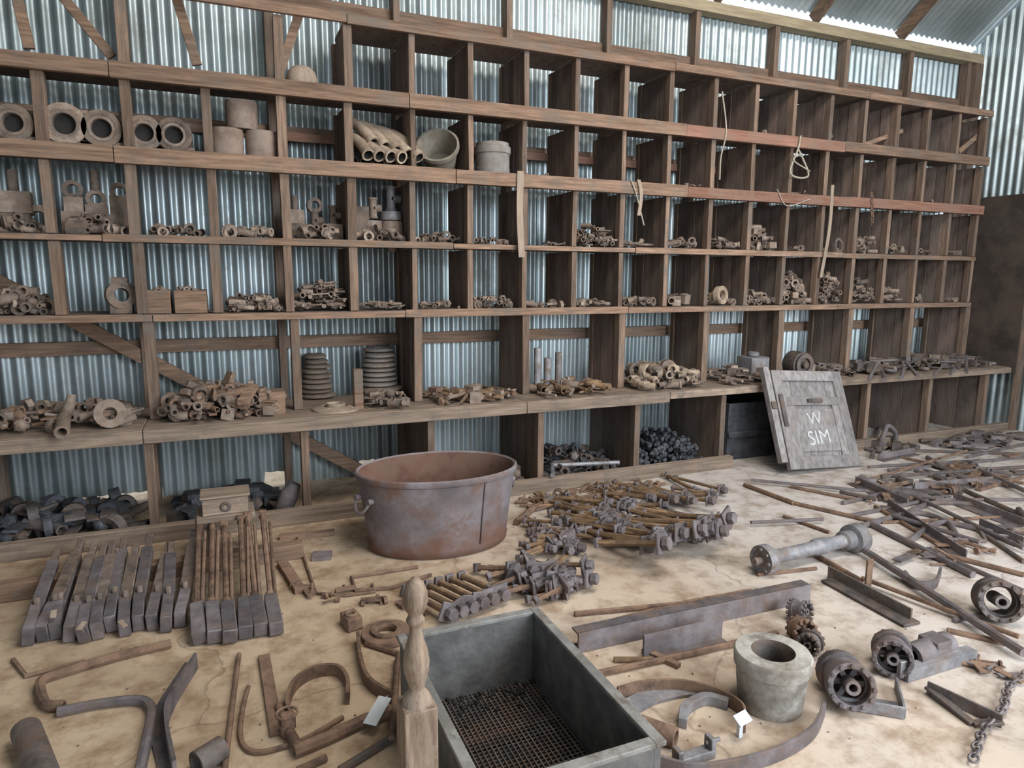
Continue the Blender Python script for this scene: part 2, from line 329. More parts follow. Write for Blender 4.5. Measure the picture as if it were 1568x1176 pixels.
# ------------------------------------------------------------------ little pieces
def rdir(zs=.4): 
    a=U(0,6.283); return Vector((math.cos(a),math.sin(a),U(-zs,zs))).normalized()
def piece(mb,kind,c,d,s,mi=0):
    c=Vector(c);d=Vector(d).normalized()
    if kind=='pipe': mb.tube([c-d*s,c+d*s],s*.42,10,mi,hollow=.72)
    elif kind=='ring': mb.ring(c,d,s*.75,s*.42,s*.6,14,mi)
    elif kind=='nut': mb.ring(c,d,s*.6,s*.3,s*.5,6,mi)
    elif kind=='elbow':
        M=frame(d,c); mb.tube([M@Vector((s*(1-math.cos(a))-s*.4,0,s*math.sin(a)-s*.4)) for a in[math.pi/2*i/5 for i in range(6)]],s*.38,10,mi,hollow=.72)
        mb.ring(M@Vector((-s*.4,0,-s*.4)),d,s*.47,s*.3,s*.22,10,mi)
    elif kind=='tee':
        M=frame(d,c); mb.tube([c-d*s*.9,c+d*s*.9],s*.36,10,mi,hollow=.72); mb.tube([c,M@Vector((s*.75,0,0))],s*.36,10,mi,hollow=.7)
        for e in(-.85,.85): mb.ring(c+d*s*e,d,s*.46,s*.3,s*.2,10,mi)
    elif kind=='bolt':
        mb.tube([c-d*s*1.2,c+d*s*1.0],s*.17,6,mi); mb.cyl(c+d*s*1.0,c+d*s*1.25,s*.36,6,mi)
    elif kind=='rod': mb.tube([c-d*s*1.7,c+d*s*1.7],s*.2,7,mi)
    elif kind=='block':
        mb.box(c,(s*U(.9,1.5),s*U(.8,1.2),s*U(.6,1.1)),frame(d).to_3x3(),mi)
    elif kind=='flat':
        mb.box(c,(s*U(.6,1.0),s*.16,s*U(1.6,3.0)),frame(d).to_3x3(),mi)
    elif kind=='lump':
        M=frame(d,c); mb.lathe([(.001,-s*.5),(s*U(.3,.5),-s*.35),(s*U(.45,.65),0),(s*U(.3,.5),s*.35),(.001,s*.5)],M,5,mi,sm=False)
def pile(name,x0,x1,y0,y1,z,h,n,kinds,s,mats,zs=.25):
    mb=MB(); nm=len(mats)
    for i in range(n):
        x=U(x0,x1);y=U(y0,y1); ex=max(0,1-((x-(x0+x1)/2)/((x1-x0)/2))**2); ey=max(0,1-((y-(y0+y1)/2)/((y1-y0)/2+.05))**2)
        ss=s*random.choice((.55,.75,.9,1.0,1.15,1.3)); zz=z+ss*.45+(h*(ex*ey)**.4)*U(0,1)
        d=rdir(zs); 
        if R()<.35: d=Vector((U(-.35,.35),-1,U(-.1,.1)))
        k=random.choice(kinds)
        if k in('rod','flat') : d=Vector((d.x,d.y,d.z*.3))
        piece(mb,k,(x,y,zz),d,ss,random.randrange(nm))
    return mb.obj(name,mats)
def bay(name,k,z,n,kinds,s,mats,h=.06,y0=YS+.0,y1=YS+.26):
    m=.03+s*1.1
    return pile(name,XK(k)+m,XK(k+1)-m,y0+s*1.1,y1,z,h,n,kinds,s,mats)
TD=[fitm,fitd]; 
F1=['pipe','elbow','tee','ring','nut']; F2=['bolt','flat','block','nut','rod']
for k,n,kd,s,h in((-5,18,F1,.058,.12),(-4,20,F1,.058,.10),(-3,24,F1+['block'],.055,.09),(-2,22,['pipe','ring','tee','elbow'],.048,.04),(-1,20,['tee','ring','pipe'],.048,.04),(0,20,F1,.05,.07),(1,16,['ring','block','tee'],.052,.08),(2,20,F1+['bolt'],.042,.05),(3,14,F1+['block'],.038,.03),(4,6,F2,.038,.02),(5,120,['pipe','rod','pipe'],.034,.17),(6,14,['flat','bolt','rod'],.045,.03),(7,30,F1+['rod'],.038,.07),(8,40,['rod','pipe','flat','tee'],.042,.09),(9,60,['pipe','elbow','block'],.046,.20),(10,10,F2,.04,.03),(11,4,['nut','block'],.038,.01),(12,60,F1,.04,.15),(13,26,F1+['flat'],.04,.07),(14,12,F1,.04,.03),(15,9,F2,.04,.03)):
    bay('pipe_fittings_pile',k,zC,n,kd,s,TD,h)
def stack(name,k,z,items,mats):
    mb=MB()
    for (fx,dz,kind,s,dv) in items:
        x=XK(k)+.05+fx*.32; piece(mb,kind,(x,YS+.26,z+dz),dv,s,random.randrange(len(mats)))
        if kind=='ring': mb.cyl(Vector((x,YS+.26,z+dz-s*.9)),Vector((x,YS+.26,z+dz-s*.3)),s*.3,10)
    return mb.obj(name,mats)
fr=Vector((0.1,-1,0.05)); upv=Vector((0,0,1))
stack('valve_castings',-3,zC,[(.1,.27,'ring',.075,fr),(.1,.17,'block',.11,fr),(.1,.07,'block',.12,fr),(.47,.33,'pipe',.06,upv),(.47,.22,'ring',.075,fr),(.47,.13,'block',.11,fr),(.47,.05,'block',.12,fr),(.88,.17,'block',.12,fr),(.88,.27,'ring',.075,fr),(.88,.06,'block',.12,fr)],TD)
stack('valve_castings',0,zC,[(.1,.25,'pipe',.05,upv),(.1,.16,'block',.09,fr),(.1,.06,'block',.11,fr),(.5,.24,'ring',.07,fr),(.5,.14,'tee',.075,upv),(.5,.05,'block',.11,fr),(.88,.18,'tee',.07,upv),(.88,.06,'block',.11,fr)],TD)
stack('valve_castings',1,zC,[(.1,.09,'block',.12,fr),(.1,.20,'block',.11,fr),(.45,.24,'tee',.075,upv),(.45,.1,'block',.11,fr),(.85,.31,'tee',.09,upv),(.85,.19,'ring',.1,upv),(.85,.12,'ring',.11,upv),(.85,.05,'ring',.12,upv)],TD+[steel])
stack('valve_castings',-4,zC,[(.5,.30,'pipe',.07,upv),(.5,.18,'block',.12,fr),(.5,.06,'block',.12,fr),(.85,.09,'ring',.11,fr),(.15,.1,'ring',.11,fr)],TD)
mb=MB(); mb.ring(Q(1283,376,YS+.1),(0.2,-1,.2),.07,.045,.03); mb.obj('iron_ring',iron)
for k,n,kd,s,h in((-5,36,F1,.058,.12),(-4,44,F1+['lump'],.056,.12),(-1,120,['elbow','bolt','tee','pipe'],.038,.09),(0,200,['bolt','flat','pipe','rod'],.038,.19),(1,40,['flat','bolt','rod'],.038,.04),(2,20,['elbow','nut','flat'],.038,.03),(3,40,F1,.038,.06),(4,20,['pipe','flat','ring'],.038,.03),(5,18,['elbow','flat','block'],.045,.04),(6,44,F1,.038,.06),(7,16,['block','pipe'],.058,.05),(8,20,F1,.045,.06),(9,60,F1,.038,.09),(10,120,['pipe','ring','block'],.045,.27),(11,110,['elbow','ring','pipe'],.042,.25),(12,110,['tee','pipe','elbow'],.04,.23),(13,40,['flat','elbow','lump'],.055,.14),(14,16,F1,.04,.04),(15,12,F2,.04,.03)):
    bay('pipe_fittings_pile',k,zD,n,kd,s,TD,h)
mb=MB(); c=Q(185,452,YS+.1); mb.ring(c,(.3,-1,.1),.085,.04,.07,20); mb.bb(c.x-.06,c.x+.06,YS+.06,YS+.16,zD,zD+.06); mb.ring((c.x,c.y,c.z+.075),(1,0,0),.035,.015,.09,10); mb.obj('pulley_block',fitd,.002)
mb=MB()
for u0,u1 in((225,262),(268,318)):
    a=Q(u0,476,YS+.02); b=Q(u1,476,YS+.02); z0=zD
    mb.bb(a.x,b.x,YS+.02,YS+.035,z0,z0+.14); mb.bb(a.x,b.x,YS+.25,YS+.265,z0,z0+.14); mb.bb(a.x,a.x+.015,YS+.035,YS+.25,z0,z0+.14); mb.bb(b.x-.015,b.x,YS+.035,YS+.25,z0,z0+.14); mb.bb(a.x+.015,b.x-.015,YS+.035,YS+.25,z0,z0+.02)
    for i in range(14): piece(mb,random.choice(F1),(U(a.x+.04,b.x-.04),YS+U(.08,.2),z0+U(.10,.15)),rdir(),.035,1)
mb.obj('wooden_parts_boxes',[wood_x,fitm],.002)
mb=MB(); c=Q(1103,455,YS+.08); mb.ring((c.x,c.y,zD+.085),(.3,-1,.1),.08,.042,.05,20); mb.ring((c.x-.01,c.y+.06,zD+.06),(.3,-1,.1),.055,.02,.05,20); mb.obj('valve_wheel',terra,.002)
for k,z in((4,zB),(7,zB),(10,zB),(12,zB),(14,zB),(3,zA),(6,zA),(9,zA)): bay('small_bracket_pile',k,z,5,F2,.032,TD,.01)
mb=MB(); c=Q(462,112,YS+.1); mb.lathe([(.001,0),(.09,0),(.10,.04),(.085,.09),(.05,.12),(.001,.13)],Matrix.Translation((c.x,c.y,zA)),14,0,sx=1,sy=.8); mb.obj('stone_lump',lath)
def bearing(mb,u,v,s):
    c=Q(u,v,YS+.08); c.z=zB+s*1.02
    mb.ring(c,(0,-1,0),s,s*.62,.09,28,0); mb.ring(c+Vector((0,.01,0)),(0,-1,0),s*.80,s*.5,.11,28,1)
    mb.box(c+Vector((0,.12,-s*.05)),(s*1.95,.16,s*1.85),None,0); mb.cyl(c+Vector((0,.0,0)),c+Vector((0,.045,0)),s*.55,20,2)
    mb.bb(c.x-s*1.1,c.x+s*1.1,c.y-.03,c.y+.18,zB,zB+.035,0)
for ps in(((22,190,.10),),((100,190,.115),(156,192,.105)),((221,197,.10),(266,200,.10))):
    mb=MB()
    for q in ps: bearing(mb,*q)
    mb.obj('bearing_housings',[fitd if ps[0][0]==221 else fitm,fitd,black],.004)
mb=MB()
for x,z,r,y in((.105,zB,.10,.13),(.312,zB,.10,.13),(.20,zB+.18,.098,.16)):
    mb.lathe([(.001,0),(r*.96,0),(r,.03),(r*.97,.05),(r,.08),(r*.97,.10),(r,.13),(r*.98,.172),(r*.7,.178),(r*.68,.12),(.001,.12)],Matrix.Translation((x,YS+y,z)),28)
mb.obj('terracotta_pots',terra2)
mb=MB()
def claypipe(x0,z0,x1,z1,y0=.20,y1=-.01,r=.036):
    p=[Vector((x0,YS+y0,z0)),Vector((x0+(x1-x0)*.3,YS+y0*.75+y1*.25,z0-(z0-z1)*.15)),Vector((x0+(x1-x0)*.72,YS+y0*.35+y1*.65,z0-(z0-z1)*.55)),Vector((x1,YS+y1,z1))]
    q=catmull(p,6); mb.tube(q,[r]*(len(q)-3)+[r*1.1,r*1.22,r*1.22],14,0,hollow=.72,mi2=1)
for i in range(5): claypipe(.90+i*.062,zB+.30-.012*i,1.01+i*.075,zB+.15-.02*i,.22,.05-.01*i)
for i in range(4): claypipe(.885+i*.05,zB+.19-.02*i,.955+i*.075,zB+.055,.16,-.04)
for i in range(4): claypipe(.89+i*.09,zB+.05,.90+i*.09,zB+.045,.40,.22)
mb.obj('curved_clay_pipes',[terra,black])
mb=MB(); M=frame((-.35,-.75,.55),(1.50,YS+.16,zB+.125)) 
mb.lathe([(.001,-.12),(.10,-.12),(.135,.06),(.15,.07),(.15,.10),(.135,.10),(.115,.02),(.09,-.08),(.001,-.08)],M,32); mb.obj('glazed_clay_bowl',mat('glazed_clay',(.15,.14,.11),(.29,.26,.21),6,.6,dirt=(.2,.15,.11),dscale=8))
mb=MB(); mb.lathe([(.001,0),(.125,0),(.128,.05),(.124,.055),(.125,.15),(.133,.155),(.133,.20),(.12,.205),(.118,.23),(.001,.235)],Matrix.Translation((1.90,YS+.15,zB)),32); mb.obj('clay_crock',mat('crock_grey',(.16,.15,.14),(.27,.25,.235),9,.8,dirt=(.2,.16,.13),dscale=6))
# ------------------------------------------------------------------ bench contents
pile('scrap_iron_pile',-1.5,XK(-2)-.1,YB+.10,YB+.5,zE,.10,130,F1+F2+['lump'],.055,TD+[rust])
mb=MB(); mb.tube(catmull([P(95,662,zE+.04),Q(98,640,YB+.12),Q(106,622,YB+.12),Q(110,604,YB+.13)]),[.040-.0009*i for i in range(19)],10,0,hollow=.6); mb.obj('iron_horn',fitm)
mb=MB(); c=P(170,655,zE); mb.ring((c.x,c.y,zE+.085),(.2,-1,.2),.085,.035,.05,20); mb.box((c.x+.02,c.y+.09,zE+.05),(.16,.12,.1)); mb.obj('pulley_wheel',fitm,.003)
pile('scrap_iron_pile',-.34,XK(0)-.1,YB+.1,YB+.5,zE,.17,190,F1+F2+['flat'],.055,TD+[rust])
mb=MB()
for i in range(9):
    a=Vector((U(-.15,.28),YB+U(.1,.35),zE+U(.10,.18))); d=Vector((U(-1,1),U(-.5,.5),U(-.3,.4))).normalized()
    mb.beam(a-d*.12,a+d*.12,.065,.035,0)
mb.bb(.20,.36,YB+.15,YB+.3,zE,zE+.15); mb.obj('timber_offcuts',wood_x,.003)
def discs(name,u,v,r,n,m,tp=0.0):
    mb=MB(); c=P(u,v,zE)
    for i in range(n):
        rr=r*(1-tp*i/n)*U(.94,1.03); o=Vector((U(-.01,.01),U(-.01,.01),0))
        z=zE+.001+i*.036; mb.lathe([(rr*.3,z),(rr*.8,z),(rr,z+.008),(rr,z+.022),(rr*.8,z+.032),(rr*.3,z+.034)],Matrix.Translation((c.x+o.x,c.y+o.y,0))@Matrix.Rotation(U(-.02,.02),4,'X'),28,0,True)
    return mb.obj(name,m)
discs('stack_of_flanges',486,608,.125,9,mat('flange_brown',(.13,.10,.08),(.25,.20,.16),8,.85,.05,dirt=(.19,.14,.105),dscale=8),.35)
discs('stack_of_pulleys',582,604,.160,10,mat('pulley_grey',(.17,.15,.135),(.30,.265,.24),8,.8,.05,dirt=(.21,.16,.125),dscale=8),.3)
mb=MB(); c=P(514,627,zE); M=Matrix.Translation((c.x,c.y,zE)); mb.lathe([(.06,.012),(.09,.03),(.15,.012),(.155,0),(.06,0)],M,32,0,True); mb.lathe([(.045,.01),(.05,.045),(.062,.045),(.065,.0)],M,24,0,True); mb.obj('cast_iron_flange',terra)
mb=MB(); mb.bb(.80,.86,YB+.14,YB+.2,zE,zE+.27); mb.obj('wooden_post_stub',wood_x,.003)
def benchpile(x0,x1,n,kd,s,h,mats=TD,name='scrap_iron_pile',y0=.08,y1=.45): return pile(name,x0,x1,YB+y0,YB+y1,zE,h,n,kd,s,mats)
benchpile(.92,XK(2)-.1,55,['elbow','flat','bolt','pipe','block'],.05,.06)
benchpile(XK(2)+.1,XK(4)-.1,80,['flat','rod','block','bolt'],.052,.035,[rust,rust2,fitm])
benchpile(XK(4)+.1,XK(5)+.25,70,['flat','elbow','rod','pipe'],.056,.07,[fitm,rust2])
mb=MB()
for u,h in((820,.34),(838,.26),(858,.30)): 
    c=P(u,598,zE); mb.ring((c.x,YB+.38,zE+h/2),upv,.028,.018,h,14)
mb.obj('upright_pipe_stubs',steel)
benchpile(XK(6)+.1,XK(8)-.16,110,F1+['flat'],.064,.16,[terra,fitm,fitd])
benchpile(XK(8)+.14,XK(10)-.14,75,['flat','pipe','block','rod'],.055,.08)
mb=MB(); c=P(1112,572,zE); mb.bb(c.x-.1,c.x+.1,YB+.2,YB+.4,zE,zE+.20); mb.cyl((c.x,YB+.3,zE+.2),(c.x,YB+.3,zE+.24),.05); mb.obj('metal_canister',steel,.01)
mb=MB(); c=Q(1231,545,YB+.2); c.z=zE+.115; mb.cyl(c,c+Vector((0,.14,0)),.115,24); mb.ring(c-Vector((0,.012,0)),(0,-1,0),.10,.06,.03,24,0); mb.cyl(c-Vector((0,.04,0)),c,.03,12); mb.bb(c.x-.1,c.x+.1,c.y,c.y+.14,zE,zE+.02); mb.obj('electric_motor',iron,.003)
benchpile(XK(10)+.3,XK(12)-.1,70,F2+['elbow'],.055,.07,[fitd,iron,fitm])
benchpile(XK(12)+.1,XK(16)+.1,200,['flat','rod','rod','block','elbow'],.065,.10,[fitd,iron,grease])
mb=MB()
for i in range(7):
    a=P(1330+i*25,582-i*2,zE+.03); d=Vector((U(.6,1),U(.2,.9),U(.0,.35))).normalized(); mb.tube([a,a+d*U(.3,.5)],U(.012,.02),7)
mb.obj('long_tools',grease)
def under(x0,x1,n,kd,s,h,mats,name): return pile(name,x0,x1,YB+.14,YB+.62,0,h,n,kd,s,mats)
under(-1.6,XK(-2)-.12,130,['lump','pipe','ring','flat'],.08,.12,[coal,iron],'dark_scrap_heap')
under(XK(-2)+.12,XK(0)-.1,70,['lump','flat','block'],.08,.09,[coal,iron],'dark_scrap_heap')
under(XK(3)+.1,XK(4)-.06,60,['block','lump'],.05,.14,[fitm,fitd],'rubble_heap')
under(XK(4)+.12,XK(6)-.06,160,['lump','nut','pipe','rod'],.055,.19,[coal,iron,iron],'dark_scrap_heap')
under(XK(6)+.12,XK(8)-.05,900,['lump'],.036,.27,[coal],'coal_heap')
mb=MB(); mb.tube(catmull([P(846,728,.13),P(846,712,.13),P(856,712,.13),P(948,708,.13)],4),.016,8); mb.obj('bent_steel_pipe',steel)
mb=MB(); mb.tube(catmull([Q(430,792,YB+.16)*1.0,Q(440,765,YB+.14),Q(452,740,YB+.14)]),[.045,.05,.055,.06,.06,.06,.06,.06,.06,.055,.05,.045,.04],12); mb.obj('old_boot_last',grease)
mb=MB(); a,b=XK(8)+.2,XK(9)+.3
mb.bb(a,b,YB+.15,YB+.17,0,.5); mb.bb(a,b,YB+.58,YB+.6,0,.5); mb.bb(a,a+.02,YB+.17,YB+.58,0,.5); mb.bb(b-.02,b,YB+.17,YB+.58,0,.5); mb.bb(a,b,YB+.13,YB+.15,.2,.25); mb.obj('dark_crate',coal,.006)
# ------------------------------------------------------------------ tub
TC=Vector((1.135,3.77,0))
mb=MB(); M=Matrix.Translation(TC)@Matrix.Rotation(math.radians(-5),4,'Z')
S=[(.001,.006),(.86,.006),(.885,.02),(.895,.05),(.885,.06),(.92,.2),(.965,.35),(.985,.425),(1.01,.43),(1.025,.445),(1.02,.462),(1.0,.468),(.975,.46)]
mb.lathe(S,M,72,0,sx=.47,sy=.325)
mb.lathe([(.975,.46),(.955,.42),(.925,.3),(.88,.1),(.86,.03),(.001,.025)],M,72,1,sx=.47,sy=.325)
for a0 in(math.radians(197),math.radians(17)):
    e=M@Vector((.465*math.cos(a0),.322*math.sin(a0),.33)); o=Vector((math.cos(a0)*.7,math.sin(a0),0)).normalized(); tn=Vector((-o.y,o.x,0))
    mb.tube([e+o*(.035*abs(math.sin(t))+.0)+tn*(.06*math.cos(t))+Vector((0,0,-.07*math.sin(t))) for t in[math.pi*i/12 for i in range(13)]],.009,8,0)
    for q in(-1,1): mb.cyl(e+tn*.06*q-o*.02,e+tn*.06*q+o*.015,.018,12)
for a0 in(math.radians(-62),math.radians(118)):
    mb.beam(M@Vector((.47*.90*math.cos(a0),.325*.90*math.sin(a0),.06)),M@Vector((.47*.995*math.cos(a0),.325*.995*math.sin(a0),.425)),.03,.006,0,Vector((math.cos(a0),math.sin(a0),0)))
mb.obj('oval_metal_tub',[copper,tubin])
def in_tub(p): 
    q=p-TC; return (q.x/.56)**2+(q.y/.42)**2<1
# ------------------------------------------------------------------ sieve box
sv=empty('sieve_box')
mb=MB(); x0,x1,y0,y1=.51,1.03,1.375,2.17
mb.bb(x0,x0+.022,y0,y1,0,.335); mb.bb(x1-.022,x1,y0,y1,0,.335); mb.bb(x0+.022,x1-.022,y0,y0+.022,0,.335); mb.bb(x0+.022,x1-.022,y1-.022,y1,0,.335)
mb.obj('sides',boxgr,.002,sv)
mb=MB(); mb.bb(x0-.010,x0+.024,y0-.010,y1+.010,.335,.350); mb.bb(x1-.024,x1+.010,y0-.010,y1+.010,.335,.350); mb.bb(x0+.024,x1-.024,y0-.010,y0+.024,.335,.350); mb.bb(x0+.024,x1-.024,y1-.024,y1+.010,.335,.350)
mb.obj('rim',rimgr,.003,sv)
mb=MB(); st=.017
y=y0+.03
while y<y1-.03: mb.beam((x0+.02,y,.075),(x1-.02,y,.075),.004,.004); y+=st
x=x0+.03
while x<x1-.03: mb.beam((x,y0+.02,.079),(x,y1-.02,.079),.004,.004); x+=st
for yy in(y0+.25,y1-.25): mb.bb(x0+.022,x1-.022,yy,yy+.02,.05,.07)
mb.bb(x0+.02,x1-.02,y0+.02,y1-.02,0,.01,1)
for i in range(60): piece(mb,'lump',(U(x0+.03,x1-.03),y1-.03-abs(random.gauss(0,.06)),.085),rdir(),U(.008,.018),1)
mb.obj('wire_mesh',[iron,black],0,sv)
mb=MB(); nx,ny=.405,1.55
pr=[(882,1),(885,12),(892,26),(905,36),(918,38),(930,32),(938,20),(943,24),(948,30),(953,22),(960,18),(975,24),(992,34),(1010,40),(1025,38),(1042,28),(1054,22),(1060,34),(1066,42),(1072,44),(1076,46)]
prof=[(w/2/600,.848-(v-882)*.00174) for v,w in pr]; prof.reverse()
mb.lathe(prof,Matrix.Translation((nx,ny,0)),32); 
mb.bb(nx-.043,nx+.043,ny-.043,ny+.043,0,.512); mb.obj('turned_newel_post',newelm,.004,sharp=60)
# ------------------------------------------------------------------ hatch leaning on bench
h=empty('weathered_wooden_hatch'); a=P(1205,728); up=Vector((.05,.345,.76)).normalized(); xd=Vector((1,.02,0)); xd=(xd-up*xd.dot(up)).normalized()
nd=xd.cross(up)
M=Matrix((xd,up,nd)).transposed().to_4x4(); M.translation=a+Vector((.0,-.01,.045))
def hb(mb,x0,x1,y0,y1,z0,z1,mi=0):
    o=len(mb.v); mb.bb(x0,x1,y0,y1,z0,z1,mi)
    for i in range(o,len(mb.v)): mb.v[i]=tuple(M@Vector(mb.v[i]))
mb=MB(); Wd,Ht=.775,.83
for i in range(4): hb(mb,i*Wd/4+.003,(i+1)*Wd/4-.002,0,Ht,-.012,.012,0)
hb(mb,0,.10,0,Ht,.012,.034); hb(mb,Wd-.10,Wd,0,Ht,.012,.034)
hb(mb,.10,Wd-.10,0,.10,.012,.034); hb(mb,.10,Wd-.10,Ht-.09,Ht,.012,.034)
hb(mb,.10,Wd-.10,.53,.60,.012,.034); hb(mb,.10,.18,.10,.53,.012,.028); hb(mb,.60,.675,.10,.53,.012,.03)
hb(mb,.18,.60,.14,.50,.012,.024); hb(mb,.02,.06,.35,.62,.034,.05,1); hb(mb,.32,.48,.55,.58,.034,.055,1)
hb(mb,-.075,-.01,.06,.86,-.02,.03); hb(mb,-.07,-.02,.5,.56,.03,.045,1)
mb.obj('boards',[wood_gr,iron],.003,h)
for body,px_,py_,sz in(('W',.30,.36,.15),('SIM',.26,.19,.17)):
    cu=bpy.data.curves.new('chalk','FONT'); cu.body=body; cu.size=sz; cu.extrude=.0005; cu.offset=-.001
    t=bpy.data.objects.new('chalk_lettering',cu); bpy.context.collection.objects.link(t); cu.materials.append(chalk)
    t.matrix_world=M@Matrix.Translation((px_,py_,.0255))@Matrix.Rotation(.08,4,'Z'); t.parent=h
# ------------------------------------------------------------------ floor ironwork
def rod(name,pts,r,m,sm=False,k=5,lift=0,n=8,hollow=0):
    q=[P(p[0],p[1],(p[2] if len(p)>2 else 0)+r+lift) for p in pts]
    if sm: q=catmull(q,k)
    mb=MB(); mb.tube(q,r,n,hollow=hollow); return mb.obj(name,m)
def flat(name,a,b,w,h,m,lift=0,bev=.002):
    mb=MB(); mb.beam(P(*a,h/2+lift),P(*b,h/2+lift),w,h); return mb.obj(name,m,bev)
def shares(name,n,u0,v0,u1,v1,mats,Lr,zt):
    mb=MB()
    for i in range(n):
        t=i/(n-1); c=P(u0+(u1-u0)*t,v0+(v1-v0)*t+U(-8,8),0); dx=U(-.02,.02); rl=U(-.15,.15)
        a=c+Vector((0,0,.045)); b=c+Vector((dx,.20,.065)); e=c+Vector((dx*2+U(-.02,.02),Lr+U(-.07,.05),zt+U(-.01,.02)))
        mb.beam(a,b,.048,.08,0,roll=rl); mb.beam(b-(e-b)*.02,b+(e-b)*.75,.054,.045,i%2,roll=rl); mb.beam(b+(e-b)*.7,e,.032,.03,1,roll=rl)
        mb.cyl(b+Vector((0,.03,.02)),b+Vector((0,.04,.055)),.014,6,1)
    return mb.obj(name,mats,.004)
def shoes(name,n,u0,v0,u1,v1,m,mr,Lr,zt):
    mb=MB()
    for i in range(n):
        t=i/(n-1); c=P(u0+(u1-u0)*t,v0+(v1-v0)*t+U(-5,5),0); dx=U(-.015,.015); rl=U(-.12,.12)
        a=c+Vector((0,0,.04)); b=c+Vector((dx,.24,.07)); e=c+Vector((dx*2+U(-.02,.02),Lr+U(-.05,.05),zt+U(-.015,.02)))
        mb.beam(a,b,.060,.065,0,roll=rl); mb.tube([b-(b-a)*.1,e],.015,8,1); mb.box(e,(.04,.03,.05),None,1); mb.cyl(b-(b-a)*.05,b+(b-a)*.2,.024,10,1)
        mb.tube([b+Vector((.02,0,.01)),e+Vector((.03,-.12,-.01))],.010,6,1)
    return mb.obj(name,[m,mr],.005)
shares('row_of_plough_shares',12,44,992,276,962,[grease,fitd],.84,.125)
shoes('row_of_stamp_shoes',6,306,994,424,974,grease,rust,.96,.22)
mb=MB(); mb.bb(-1.45,.36,3.80,3.88,0,.09); mb.obj('timber_sleeper',wood_x,.006)
mb=MB(); c=Q(347,800,4.05); 
for sx in(-.1,.1):
    for sy in(-.06,.06): mb.bb(c.x+sx-.015,c.x+sx+.015,c.y+sy-.015,c.y+sy+.015,0,.22,1)
mb.bb(c.x-.15,c.x+.15,c.y-.10,c.y+.10,.22,.255); mb.bb(c.x-.12,c.x+.12,c.y-.08,c.y+.08,.255,.35); mb.ring((c.x,c.y-.081,.30),(0,-1,0),.03,.012,.012,16,2); mb.bb(c.x-.13,c.x+.13,c.y-.09,c.y+.09,.35,.365); mb.obj('small_wooden_stand',[wood_lt,wood_z,iron],.005)
rod('bent_iron_pipe',[(262,985),(180,1005),(95,1030),(62,1045),(70,1078),(98,1080)],.019,rust,True,hollow=.7)
rod('u_shaped_pipe',[(88,1090),(150,1078),(212,1072),(232,1085),(228,1120),(215,1180)],.018,grease,True)
mb=MB(); q=[P(300,1012,.035),P(262,1075,.035),P(255,1112,.035),P(268,1180,.035)]; mb.ribbon(catmull(q,4),.012,.07); mb.obj('bent_iron_strap',grease)
mb=MB(); q=[P(292,1015,.005),P(250,1080,.005),P(240,1112,.005),P(255,1180,.005)]; mb.ribbon(catmull(q,4),.045,.008); mb.obj('angle_iron_flange',grease)
rod('iron_rod',[(366,1002),(356,1080),(344,1180)],.010,rust)
flat('iron_flat_bar',(404,1004),(424,1125),.045,.015,rust)
mb=MB(); q=[P(532,1070,.025),P(532,1045,.025),P(515,1026,.025),P(478,1030,.025),P(450,1050,.025),P(440,1080,.025),P(450,1105,.025)]; mb.ribbon(catmull(q,5),.014,.05); mb.obj('iron_hook_band',rust)
rod('u_bent_rod',[(380,1052),(372,1085),(368,1125),(380,1148),(410,1150),(470,1130),(525,1098)],.009,rust,True)
rod('valve_pipe',[(450,1150),(500,1130),(560,1102),(603,1088)],.022,rust,hollow=.7)
mb=MB(); c=P(440,1110,.04); mb.cyl(c,c+Vector((0,0,.04)),.020,12); mb.tube([c+Vector((.035*math.cos(t),.035*math.sin(t),.045)) for t in[2*math.pi*i/16 for i in range(16)]],.005,6,closed=True); mb.cyl(c-Vector((0,0,.04)),c,.025,12); mb.tube([c-Vector((0,0,.015)),P(458,1147,.025)],.018,10); mb.tube([c-Vector((0,0,.015)),P(427,1080,.02)],.015,10); mb.obj('gate_valve',rust)
rod('thin_rod_frame',[(455,822),(468,862),(484,908),(530,912),(574,906),(570,895)],.008,rust)
rod('thin_rod_frame',[(640,868),(575,878),(538,884),(545,904),(600,900),(660,880)],.010,rust)
flat('iron_flat_bar',(432,862),(460,905),.055,.03,rust)
flat('iron_flat_bar',(428,822),(512,815),.05,.03,wood_x)
flat('iron_plate',(478,852),(508,850),.10,.02,grease)
mb=MB(); c=P(538,950,.03); mb.box(c,(.07,.10,.06),Matrix.Rotation(.2,3,'Z')); mb.ring(c+Vector((0,0,.033)),upv,.03,.015,.012,14); mb.obj('iron_pivot_block',rust,.004)
mb=MB(); c=P(592,970,.015); mb.ring(c,upv,.11,.05,.022,28); mb.ring(c+Vector((0,0,.015)),upv,.07,.045,.02,20); mb.obj('iron_disc',rust,.003)
mb=MB(); mb.ribbon(catmull([P(548,975,.025),P(552,1010,.025),P(565,1045,.025),P(600,1068,.025)],4),.014,.05); mb.obj('bent_flat_bar',rust)
rod('iron_rod',[(560,985),(640,1010)],.012,rust)
rod('large_pipe_stub',[(40,1118),(70,1200)],.045,iron,hollow=.75,n=18)
rod('large_pipe_stub',[(300,1170),(340,1145)],.04,iron,hollow=.75,n=18)
rod('iron_rod',[(520,1180),(600,1130)],.014,iron)
rod('iron_rod',[(20,1010),(40,1035),(130,1012)],.010,rust)
rod('iron_rod',[(455,1180),(500,1160)],.012,rust); rod('iron_rod',[(610,1000),(600,1130)],.012,rust,lift=.02)
